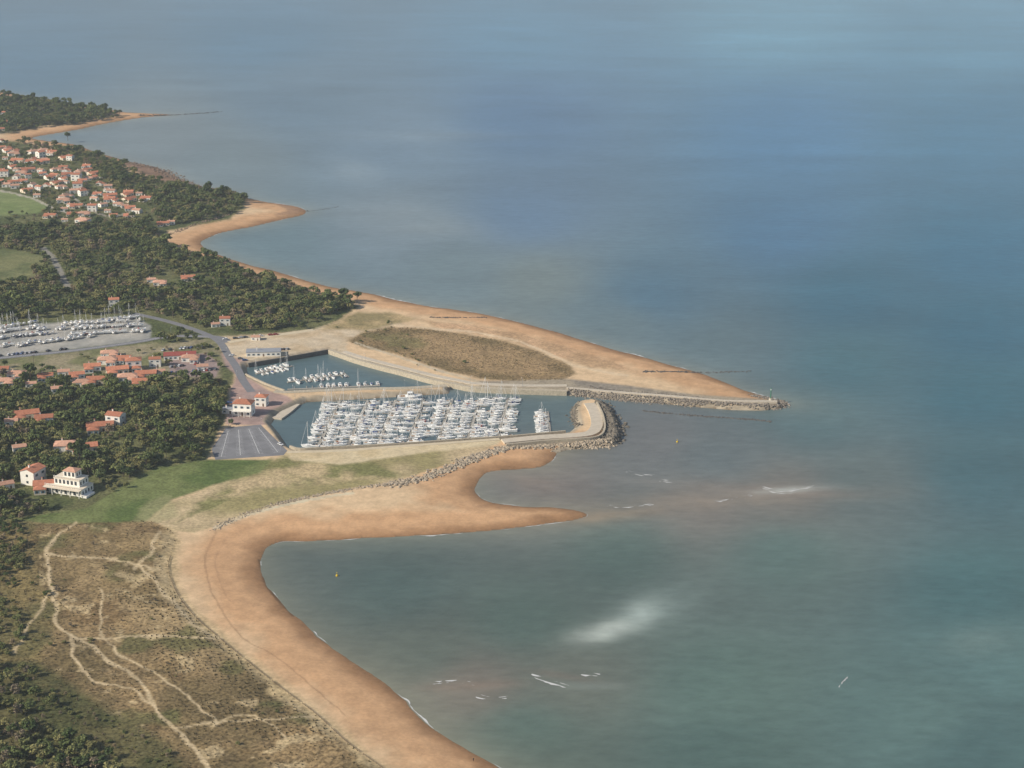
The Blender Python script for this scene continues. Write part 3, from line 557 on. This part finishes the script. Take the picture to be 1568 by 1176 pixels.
# ---------------------------------------------------------------- forests
allk=[0,1,2,0,3,6,4,5,3,5]
CL1=[[(60,376),(78,378),(118,445),(98,448),(75,410)],[(-100,385),(20,382),(65,392),(50,425),(0,438),(-100,448)],[(212,425),(300,420),(300,432),(250,445),(215,440)],[(190,474),(270,488),(340,515),(320,522),(240,500),(190,486)]]
forest([(-330,352),(60,352),(140,345),(200,335),(238,345),(236,366),(264,380),(320,397),(370,414),(430,432),(480,448),(533,461),(548,470),(500,485),(465,500),(380,508),(300,506),(230,484),(120,482),(0,494),(-330,505)],5.4,.78,allk,.55,1.3,"pine_forest",CL1)
forest([(25,216),(60,222),(110,226),(155,240),(200,262),(240,277),(300,285),(350,294),(380,302),(372,320),(335,332),(285,342),(240,347),(232,300),(165,285),(140,255),(60,232)],6,.75,allk,.55,1.25,"coastal_wood")
forest(HEAD,7,.85,[0,1,2,3,0,4],.8,1.25,"headland_wood")
forest([(-330,218),(30,218),(150,250),(235,300),(238,350),(-330,355),(-330,330),(60,328),(82,316),(0,288),(-330,280)],7,.5,allk,.4,.8,"village_trees")
CL2=[[(60,760),(150,765),(200,735),(160,720),(150,760)],[(80,690),(150,690),(150,702),(80,702)],[(15,645),(90,648),(90,655),(15,655)]]
forest([(-330,572),(40,574),(110,588),(200,588),(335,582),(350,592),(340,640),(322,672),(312,702),(240,716),(190,738),(120,775),(20,796),(-330,802)],5.1,.82,[0,2,1,3,4,3,6,0,5],.55,1.3,"coastal_pine_wood",CL2)
forest([(-330,558),(40,560),(100,572),(100,590),(-330,590)],7,.6,allk,.5,.9,"garden_trees")
forest([(100,545),(330,525),(345,560),(330,585),(120,592)],9,.4,allk,.4,.8,"garden_trees")
forest([(240,512),(290,508),(300,520),(262,526)],5,.8,[0,3],.6,.8,"roadside_trees")
forest([(-330,798),(28,798),(38,850),(25,900),(-330,905)],4,.75,[3,6,4,2,5],.4,.75,"scrub_wood")
forest([(-330,905),(20,905),(34,960),(40,990),(10,1010),(-330,1010)],5,.5,[3,6,4,5],.3,.7,"scrub_wood")
forest([(-330,1010),(40,1018),(70,1045),(85,1080),(60,1110),(140,1130),(180,1160),(200,1210),(260,1300),(-330,1300)],4.2,.62,[3,6,2,3,4,5,2],.4,1.0,"scrub_wood")
forest([(40,1030),(140,1080),(260,1140),(330,1200),(200,1220),(140,1120),(60,1080)],4,.4,[6,5,6],.16,.42,"dune_scrub")
forest([(20,880),(110,880),(110,1000),(60,1020),(20,990)],6,.3,[6,5,3],.2,.5,"dune_scrub")
forest([(60,820),(250,820),(240,900),(300,990),(420,1080),(480,1150),(300,1150),(200,1080),(100,1000)],9,.16,[6,5,6],.12,.34,"dune_scrub")
forest([(480,500),(540,485),(600,490),(640,530),(560,530),(530,510)],9,.2,[6,3],.2,.4,"dune_scrub")
forest([(590,530),(650,548),(700,568),(720,580),(640,562)],7,.3,[6,3],.2,.4,"dune_scrub")
forest([(150,735),(200,740),(190,752),(140,765)],5,.6,[3,2],.45,.7,"garden_trees")
for u,v,k,s in [(547,462,1,.9),(460,504,2,.8),(247,525,0,1.0),(262,522,3,1.0),(373,310,1,1.1),(355,328,2,1.0),(300,520,3,.7),(332,540,2,.6),(355,650,3,.7),(30,770,0,1),(12,780,4,1),(104,215,1,1.1),(68,160,1,1.2),(590,507,3,.4),(618,534,6,.5),(712,556,6,.45)]:
    x,y,z=PP(u,v,3); place(protos[k],["pine_tree","pine_tree","pine_tree","oak_tree","oak_tree","bare_tree","shrub"][k],(x,y,2.9),random.random()*6,s)
# grass tussocks on dunes : one mesh
def tufts(name,poly,n,smin,smax,m,grid_=None):
    pw=w(poly,3)
    if grid_:
        x,y=np.meshgrid(np.arange(pw[:,0].min(),pw[:,0].max(),grid_[0]),np.arange(pw[:,1].min(),pw[:,1].max(),grid_[1])); x=x.ravel();y=y.ravel(); ca,sa=math.cos(.35),math.sin(.35); cx,cy=pw.mean(0); x,y=cx+(x-cx)*ca-(y-cy)*sa,cy+(x-cx)*sa+(y-cy)*ca
        x=x+rng.normal(0,.35,x.size); y=y+rng.normal(0,.35,x.size); u,v=PROJ(x,y,3); k=pip(u,v,poly)&(rng.random(x.size)<.82)&(vnoise(x,y,25,98,3)>-.3)
    else:
        x=rng.uniform(pw[:,0].min(),pw[:,0].max(),n*2); y=rng.uniform(pw[:,1].min(),pw[:,1].max(),n*2); u,v=PROJ(x,y,3); k=pip(u,v,poly)&(u>-80)&(vnoise(x,y,12,99,3)>-.2)
    x,y=x[k][:n],y[k][:n]; z,ins,_,_=terr(x,y); n=len(x)
    V=[]; nb=7
    s=rng.uniform(smin,smax,n)
    for b_ in range(nb):
        a=rng.random(n)*6.28; r_=s*rng.uniform(.1,.8,n); bx=x+r_*np.cos(a)*.3; by=y+r_*np.sin(a)*.3; tx=x+r_*np.cos(a)*1.2; ty=y+r_*np.sin(a)*1.2; px_=-np.sin(a)*s*.35; py_=np.cos(a)*s*.35
        V.append(np.stack([np.stack([bx-px_,by-py_,z-.05],1),np.stack([bx+px_,by+py_,z-.05],1),np.stack([tx,ty,z+s*rng.uniform(.6,1.1,n)],1)],1))
    V=np.concatenate(V).reshape(-1,3); Fc=np.arange(len(V)).reshape(-1,3); me=npmesh(name,V,Fc,False); me.materials.append(m); place(me,name)
mg=leafmat("marram_grass",(.15,.12,.06),(.21,.17,.085))
tufts("dune_grass",DUNE,12000,.35,.8,mg)
tufts("planted_marram_grass",[(190,870),(250,872),(290,935),(350,990),(430,1060),(500,1115),(470,1150),(360,1120),(280,1070),(230,990),(180,920)],9000,.65,.95,leafmat("planted_marram",(.10,.085,.045),(.13,.11,.06)),(2.8,3.4))
tufts("spit_grass",SPITV,2500,.4,.7,leafmat("spit_grass_blades",(.18,.145,.08),(.22,.18,.10)))
# ---------------------------------------------------------------- boats
gel=mat("white_gelcoat",(.86,.86,.84),.35,spec=.4); deckm=mat("deck_cream",(.76,.75,.71),.6); navy=mat("navy_hull",S(48,66,108),.4); redh=mat("red_hull",S(160,58,50),.4); alu=mat("aluminium_mast",(.74,.74,.72),.4,metal=.1)
cover=mat("blue_sail_cover",S(56,80,130),.8); canv=mat("grey_canvas",S(170,170,168),.8); anti=mat("antifouling",S(90,50,50),.8); blk=mat("black_rubber",(.03,.03,.03),.6); teak=mat("teak",S(170,134,96),.8)
def hull(o,L_,B_,Fb,hm,full=.5):
    N=9; V=[]
    for i in range(N):
        t=i/(N-1); x=-L_/2+L_*t; bw=B_/2*(1-max(0,(t-full)/(1-full))**2.2)*(0.82+.18*min(1,t/.35)); bw=max(bw,.03); sh=Fb*(1+.25*t*t)
        xb=x-(.08*L_*max(0,t-.6)/.4)
        V+=[(xb,0,-.5*(1-t*.6)),(xb,-bw*.75,-.12),(x,-bw,sh),(x,bw,sh),(xb,bw*.75,-.12)]
    Fh=[];Fd=[];Fk=[]
    for i in range(N-1):
        a=i*5;b_=a+5
        Fk+=[(a,b_,b_+1,a+1),(a+4,b_+4,b_,a)]; Fh+=[(a+1,b_+1,b_+2,a+2),(a+3,b_+3,b_+4,a+4)]; Fd.append((a+2,b_+2,b_+3,a+3))
    o.add(V,Fh+[(0,1,2,3,4)],hm); o.add(V,Fk,anti); o.add(V,Fd,deckm)
def sailboat(L_,hm,cv,mast,furl=True):
    o=MB(); B_=L_*.33; Fb=L_*.11; hull(o,L_,B_,Fb,hm)
    z=Fb*1.02; o.box(-L_*.12,L_*.24,-B_*.27,B_*.27,z,z+.42,gel,.12,.35); o.box(-L_*.05,L_*.15,-B_*.285,B_*.285,z+.12,z+.28,glass,.02)
    o.box(-L_*.42,-L_*.14,-B_*.22,B_*.22,z-.02,z+.03,teak); 
    for s_ in (-1,1): o.box(-L_*.42,-L_*.13,s_*B_*.28-.1,s_*B_*.28+.1,z,z+.22,gel)
    mx=L_*.1; o.cyl(mx,0,z,z+mast,.10,.075,alu,6); o.tube((mx,0,z+1.25),(mx-L_*.38,0,z+1.2),.07,alu)
    o.tube((mx-.1,0,z+1.42),(mx-L_*.36,0,z+1.34),.19,cv,6)
    for zz in (.5,.75): o.tube((mx,-B_*.26,z+mast*zz),(mx,B_*.26,z+mast*zz),.035,alu,4)
    top=(mx,0,z+mast*.97); o.tube(top,(L_*.48,0,z+Fb*.2),.05 if furl else .02,gel,4); o.tube(top,(-L_*.48,0,z),.02,alu,3); o.tube(top,(mx,-B_*.45,z),.02,alu,3); o.tube(top,(mx,B_*.45,z),.02,alu,3)
    for t in (-.45,-.25,0,.2,.38):
        bw=B_*.46*(1-max(0,(t))**2*2.6)
        for s_ in (-1,1): o.cyl(L_*t,s_*bw,z,z+.6,.02,.02,alu,3)
    o.box(-L_*.18,-L_*.1,-B_*.25,B_*.25,z+.42,z+1.0,cv,.08,.25)
    o.box(-.5,.7,-.08,.08,-1.5,-.3,anti,.02,.1); o.box(-L_*.45,-L_*.4,-.05,.05,-1.1,-.1,anti)
    return o.mesh("sailboat")
def motorboat(L_,hm,cab=1):
    o=MB(); B_=L_*.37; Fb=L_*.13; hull(o,L_,B_,Fb,hm,.45); z=Fb*1.04
    if cab==1:
        o.box(-L_*.12,L_*.18,-B_*.33,B_*.33,z,z+.75,gel,.06,.1); o.box(-L_*.09,L_*.15,-B_*.31,B_*.31,z+.75,z+1.25,glass,.08,.22); o.box(-L_*.10,L_*.11,-B_*.29,B_*.29,z+1.25,z+1.36,gel)
        o.box(L_*.16,L_*.3,-B_*.25,B_*.25,z,z+.35,gel,.1,.25)
    elif cab==2:
        o.box(-L_*.05,L_*.08,-.35,.35,z,z+.7,gel,.06); o.box(L_*.03,L_*.06,-.33,.33,z+.7,z+1.1,glass,.03,.01); o.box(-L_*.22,-L_*.14,-.35,.35,z,z+.5,deckm)
    else:
        o.box(-L_*.3,L_*.28,-B_*.36,B_*.36,z,z+.5,cover,.2,.8)
    o.box(-L_*.42,-L_*.2,-B_*.3,B_*.3,z-.02,z+.02,teak)
    o.box(-L_*.54,-L_*.49,-.2,.2,z-.35,z+.35,blk,.04,.02); o.box(-L_*.53,-L_*.5,-.06,.06,-.6,z-.3,blk)
    for t in (.2,.32,.43):
        bw=B_*.47*(1-((t+.05-.0)/.55)**2.2)
        for s_ in (-1,1): o.cyl(L_*t,s_*bw,z,z+.5,.02,.02,alu,3)
    o.tube((L_*.2,B_*.4,z+.5),(L_*.45,.1,z+.6),.03,alu,3); o.tube((L_*.2,-B_*.4,z+.5),(L_*.45,-.1,z+.6),.03,alu,3)
    return o.mesh("motorboat")
SB=[sailboat(8.5,gel,cover,11),sailboat(9.5,gel,canv,12.5),sailboat(7.5,gel,canv,9.5),sailboat(10.5,gel,canv,14),sailboat(8,navy,canv,10.5),sailboat(9,gel,redh,12),sailboat(7,redh,canv,9)]
MO=[motorboat(7,gel,1),motorboat(8.5,gel,1),motorboat(5.5,gel,2),motorboat(6,navy,1),motorboat(6,gel,3),motorboat(9.5,gel,1)]
def boat(x,y,z,rz,sail=.55,sc=1.0):
    rz+=random.uniform(-.07,.07)
    if random.random()<sail: place(random.choices(SB,[3,5,5,3,.8,1.2,.5])[0],"sailboat",(x,y,z),rz,sc*random.uniform(.88,1.14))
    else: place(random.choices(MO,[4,3,2,.6,.8,1.5])[0],"motorboat",(x,y,z),rz,sc*random.uniform(.88,1.14))
deckp=mat("pontoon_deck",S(176,166,148),.85,.15,1.0); pile=mat("steel_pile",S(170,170,168),.6)
def pontoon(a,b_,spacing,sail,occ=.85,off=5.3,sides=(-1,1),sc=1.0):
    A=np.array(P(*a,.5)); B=np.array(P(*b_,.5)); d=B-A; Ln=np.hypot(*d); d/=Ln; n=np.array((-d[1],d[0])); ang=math.atan2(n[1],n[0])
    ribbon("floating_pontoon",[A,B],2.0,.05,.55,deckp,False,True)
    o=MB(); s=4
    while s<Ln:
        p=A+d*s+n*1.2; o.cyl(p[0],p[1],-1,3.0,.22,.22,pile,8); o.cyl(p[0],p[1],3.0,3.3,.24,.03,gel,8); s+=20
    o.obj("pontoon_piles")
    s=3
    while s<Ln-1:
        for sd in sides:
            if random.random()<occ:
                q=A+d*s+n*sd*off; boat(q[0],q[1],0.05,ang+(0 if sd>0 else math.pi)+(math.pi if random.random()<.45 else 0),sail,sc)
        if random.random()<.5:
            for sd in sides:
                q0=A+d*(s+spacing/2)+n*sd*1.0; q1=q0+n*sd*5; ribbon("pontoon_finger",[q0,q1],.5,.1,.5,deckp,False,True)
        s+=spacing*random.uniform(.92,1.15)
for i in range(7):
    pontoon((486+46*i,686-2.2*i),(520+43*i,614-.8*i),5.2,.55,.84,sc=1.08)
pontoon((842,664),(838,630),4.2,.6,.9,5,sides=(1,),sc=1.1)
pontoon((392,572),(448,560),4.2,.35,.85,4.2,sc=.85)
pontoon((440,585),(530,573),4.2,.35,.85,4.2,sc=.85)
pontoon((440,596),(582,590),4.2,.3,.7,4.2,sides=(1,),sc=.85)
x,y=P(628,611,0); place(MO[5],"motor_yacht",(float(x),float(y),0),.1,1.9)
# boatyard, hulls standing on cradles
o=MB()
for sx in (-1.6,1.2):
    o.box(sx-.08,sx+.08,-1.2,1.2,-1.2,-1.05,pile)
    for sy in (-1,1): o.tube((sx,sy*1.1,-1.1),(sx,sy*.85,.1),.06,pile)
o.box(-1.6,1.2,-.08,.08,-1.2,-1.06,pile); CR=o.mesh("boat_cradle")
for v0,u0,u1 in [(500,-40,60),(506,60,215),(498,100,215),(516,-60,90),(522,20,140),(514,110,225),(530,-60,60),(508,-60,60),(493,150,215)]:
    A=np.array(P(u0,v0+ (0 if u0>50 else 10),3)); B=np.array(P(u1,v0-6,3)); Ln=np.hypot(*(B-A)); s=0
    while s<Ln:
        q=A+(B-A)*s/Ln
        if random.random()<.85:
            rz=random.choice([1.2,1.4,-1.8,.3]); boat(q[0],q[1],4.25,rz,.5,.9); place(CR,"boat_cradle",(q[0],q[1],4.25),rz)
        s+=random.uniform(3.5,5.5)
# ---------------------------------------------------------------- cars
def car(cm,name,van=False):
    o=MB(); W_=1.75
    prof=[(-2.15,.35),(-2.15,.85),(-1.95,.98),(.95,.95),(1.9,.82),(2.15,.6),(2.15,.32)] if not van else [(-2.3,.35),(-2.3,1.1),(-2.2,1.15),(1.3,1.15),(2.2,.95),(2.35,.6),(2.35,.32)]
    n=len(prof); V=[(x,-W_/2,z) for x,z in prof]+[(x,W_/2,z) for x,z in prof]
    o.add(V,[tuple(range(n)),tuple(range(2*n-1,n-1,-1))]+[(i,n+i,n+(i+1)%n,(i+1)%n) for i in range(n)],cm)
    if not van:
        o.add([(-1.9,-.82,.97),(.9,-.82,.95),(-1.4,-.68,1.42),(.2,-.68,1.44),(-1.9,.82,.97),(.9,.82,.95),(-1.4,.68,1.42),(.2,.68,1.44)],[(0,1,3,2),(4,6,7,5),(0,2,6,4),(1,5,7,3)],glass)
        o.box(-1.45,.25,-.7,.7,1.41,1.48,cm,.05)
    else:
        o.box(-2.2,.9,-.85,.85,1.15,1.95,cm,.08,.1); o.add([(.85,-.82,1.16),(1.5,-.82,1.16),(.82,-.76,1.88),(.85,.82,1.16),(1.5,.82,1.16),(.82,.76,1.88)],[(0,1,2),(3,5,4),(1,4,5,2)],glass)
    for x in (-1.35,1.35):
        for s_ in (-1,1): o.tube((x,s_*.92,.33),(x,s_*.7,.33),.33,blk,10)
    for s_ in (-1,1): o.box(2.12,2.18,s_*.6-.2,s_*.6+.2,.6,.75,gel); o.box(-2.18,-2.12,s_*.65-.15,s_*.65+.15,.7,.85,redh)
    return o.mesh(name)
CM=[car(mat("car_white",(.7,.7,.7),.3,spec=.5),"car"),car(mat("car_silver",(.42,.43,.45),.3,spec=.5),"car"),car(mat("car_black",(.03,.03,.035),.3,spec=.5),"car"),car(mat("car_blue",(.05,.1,.25),.3,spec=.5),"car"),car(mat("car_red",(.35,.04,.03),.3,spec=.5),"car"),car(mat("car_grey",(.15,.15,.16),.3,spec=.5),"car")]
VAN=car(MATS["car_white"],"van",True)
def cars(a,b_,n,rz,occ=.8):
    A=np.array(P(*a,3.07)); B=np.array(P(*b_,3.07))
    for i in range(n):
        if random.random()<occ:
            q=A+(B-A)*i/max(n-1,1)
            if random.random()<.12: place(VAN,"van",(q[0],q[1],3.07),rz)
            else: place(random.choice(CM),"car",(q[0],q[1],3.07),rz+random.choice([0,math.pi]))
cars((258,572),(330,566),18,1.4,.7); cars((262,562),(300,558),10,1.4,.7); cars((250,537),(320,530),14,1.3,.6); cars((355,545),(375,552),4,.2)
cars((345,520),(430,512),12,.3,.5); cars((380,540),(440,535),12,1.3,.6); cars((0,545),(100,535),16,1.3,.6); cars((350,612),(355,640),6,0,.7); cars((150,503),(215,498),12,1.4,.6)
cars((405,655),(436,688),6,-.8,.3); cars((20,515),(60,512),8,1.3,.7)
# ---------------------------------------------------------------- small furniture
def lamp():
    o=MB(); o.cyl(0,0,0,6,.09,.06,pile,6); o.tube((0,0,6),(1.2,0,6.2),.05,pile); o.box(.9,1.5,-.14,.14,6.12,6.24,gel); return o.mesh("street_lamp")
LM=lamp()
for u,v in [(452,612),(500,604),(560,596),(620,594),(560,553),(640,572),(720,588),(800,592),(345,545),(362,580),(350,655),(400,655),(430,690),(500,686),(600,680),(700,674),(262,512),(200,522)]:
    x,y,z=PP(u,v,3); place(LM,"street_lamp",(x,y,3.1),random.random()*6)
o=MB(); grn=mat("green_beacon",S(40,120,80),.5); o.cyl(0,0,0,1.2,1.3,1.1,conc,10); o.cyl(0,0,1.2,7,.35,.28,grn,8); o.cyl(0,0,7,7.2,.9,.9,grn,8); o.cyl(0,0,7.2,8.2,.3,.25,gel,8); o.cyl(0,0,8.2,9,.5,.02,grn,8)
x,y,z=PP(1180,612,3.5); o.obj("harbour_beacon",(x,y,3.3))
o=MB(); yl=mat("yellow_buoy",S(224,184,40),.5); o.cyl(0,0,-.4,.9,1.0,.9,yl,12); o.cyl(0,0,.9,1.3,.9,.3,yl,12); o.cyl(0,0,1.3,2.6,.1,.1,yl,6); o.tube((-.5,0,2.3),(.5,0,3.2),.09,yl); o.tube((.5,0,2.3),(-.5,0,3.2),.09,yl); bm_=o.mesh("buoy")
for u,v in [(1037,677),(516,882),(690,622)]:
    x,y=P(u,v,0); place(bm_,"yellow_buoy",(float(x),float(y),0),0,.7)
o=MB(); o.cyl(0,0,-.3,8.5,.16,.11,fw,7); o.box(-1.1,1.1,-.06,.06,7.7,7.9,fw); 
for x in (-.9,0,.9): o.cyl(x,0,7.9,8.15,.07,.05,glass,5)
um=o.mesh("utility_pole")
for u,v in [(37,862),(44,840),(52,560),(110,455),(35,500),(180,480)]:
    x,y,z=PP(u,v,3); place(um,"utility_pole",(x,y,3),.4)
# walker on the beach
me=bpy.data.meshes.new("person"); V=[(0,0,.95),(0,0,1.2),(0,0,1.42),(0,.01,1.52),(0,.02,1.66),(.1,0,.9),(.12,.12,.5),(.12,.05,.06),(.12,.22,.04),(-.1,0,.9),(-.12,-.1,.5),(-.12,-.25,.08),(-.12,-.1,.04),(.2,0,1.4),(.24,-.05,1.12),(.24,.08,.88),(-.2,0,1.4),(-.24,.05,1.12),(-.24,.15,.88)]
E=[(0,1),(1,2),(2,3),(3,4),(0,5),(5,6),(6,7),(7,8),(0,9),(9,10),(10,11),(11,12),(2,13),(13,14),(14,15),(2,16),(16,17),(17,18)]
R=[.15,.14,.16,.06,.11,.1,.07,.05,.04,.1,.07,.05,.04,.07,.05,.04,.07,.05,.04]
me.from_pydata(V,E,[]); x,y,z=PP(725,1166,.8); zz=float(terr(np.array([x]),np.array([y]))[0][0]); o=place(me,"person_walking",(x,y,zz),.6); md=o.modifiers.new("skin",'SKIN')
for i,r_ in enumerate(R): me.skin_vertices[0].data[i].radius=(r_,r_)
me.skin_vertices[0].data[0].use_root=True; o.modifiers.new("sub",'SUBSURF').levels=1; me.materials.append(mat("dark_clothes",S(50,52,62),.9))
# ---------------------------------------------------------------- sea haze (real air volume over the whole place)
o=MB(); hz=bpy.data.materials.new("sea_haze_air"); hz.use_nodes=True; nt=hz.node_tree; nt.nodes.clear(); mo_=nt.nodes.new("ShaderNodeOutputMaterial"); vs_=nt.nodes.new("ShaderNodeVolumeScatter"); vs_.inputs["Color"].default_value=(.80,.90,1,1); vs_.inputs["Density"].default_value=.00006; vs_.inputs["Anisotropy"].default_value=.0
nt.links.new(vs_.outputs[0],mo_.inputs["Volume"])
o.box(-6000,6000,-500,12000,-30,600,hz); o.obj("atmosphere_haze")
# ---------------------------------------------------------------- light
az=math.radians(247); el=math.radians(33)
sd=np.array((math.sin(az)*math.cos(el),math.cos(az)*math.cos(el),math.sin(el)))
sl=bpy.data.lights.new("sun",'SUN'); sl.energy=5.0; sl.angle=math.radians(.6); sl.color=(1,.92,.79); so=bpy.data.objects.new("sun",sl); scene.collection.objects.link(so)
import mathutils
so.rotation_euler=mathutils.Vector(sd).to_track_quat('Z','Y').to_euler()
wd=bpy.data.worlds.new("World"); scene.world=wd; wd.use_nodes=True; nt=wd.node_tree; bg=nt.nodes["Background"]; sk=nt.nodes.new("ShaderNodeTexSky"); sk.sky_type='NISHITA'; sk.sun_disc=False; sk.sun_elevation=el; sk.sun_rotation=az; sk.dust_density=1.2; sk.air_density=1.0
nt.links.new(sk.outputs[0],bg.inputs[0]); bg.inputs[1].default_value=.11
scene.view_settings.view_transform='Standard'; scene.view_settings.look='None'; scene.view_settings.exposure=0
print("done objects",len(bpy.data.objects))
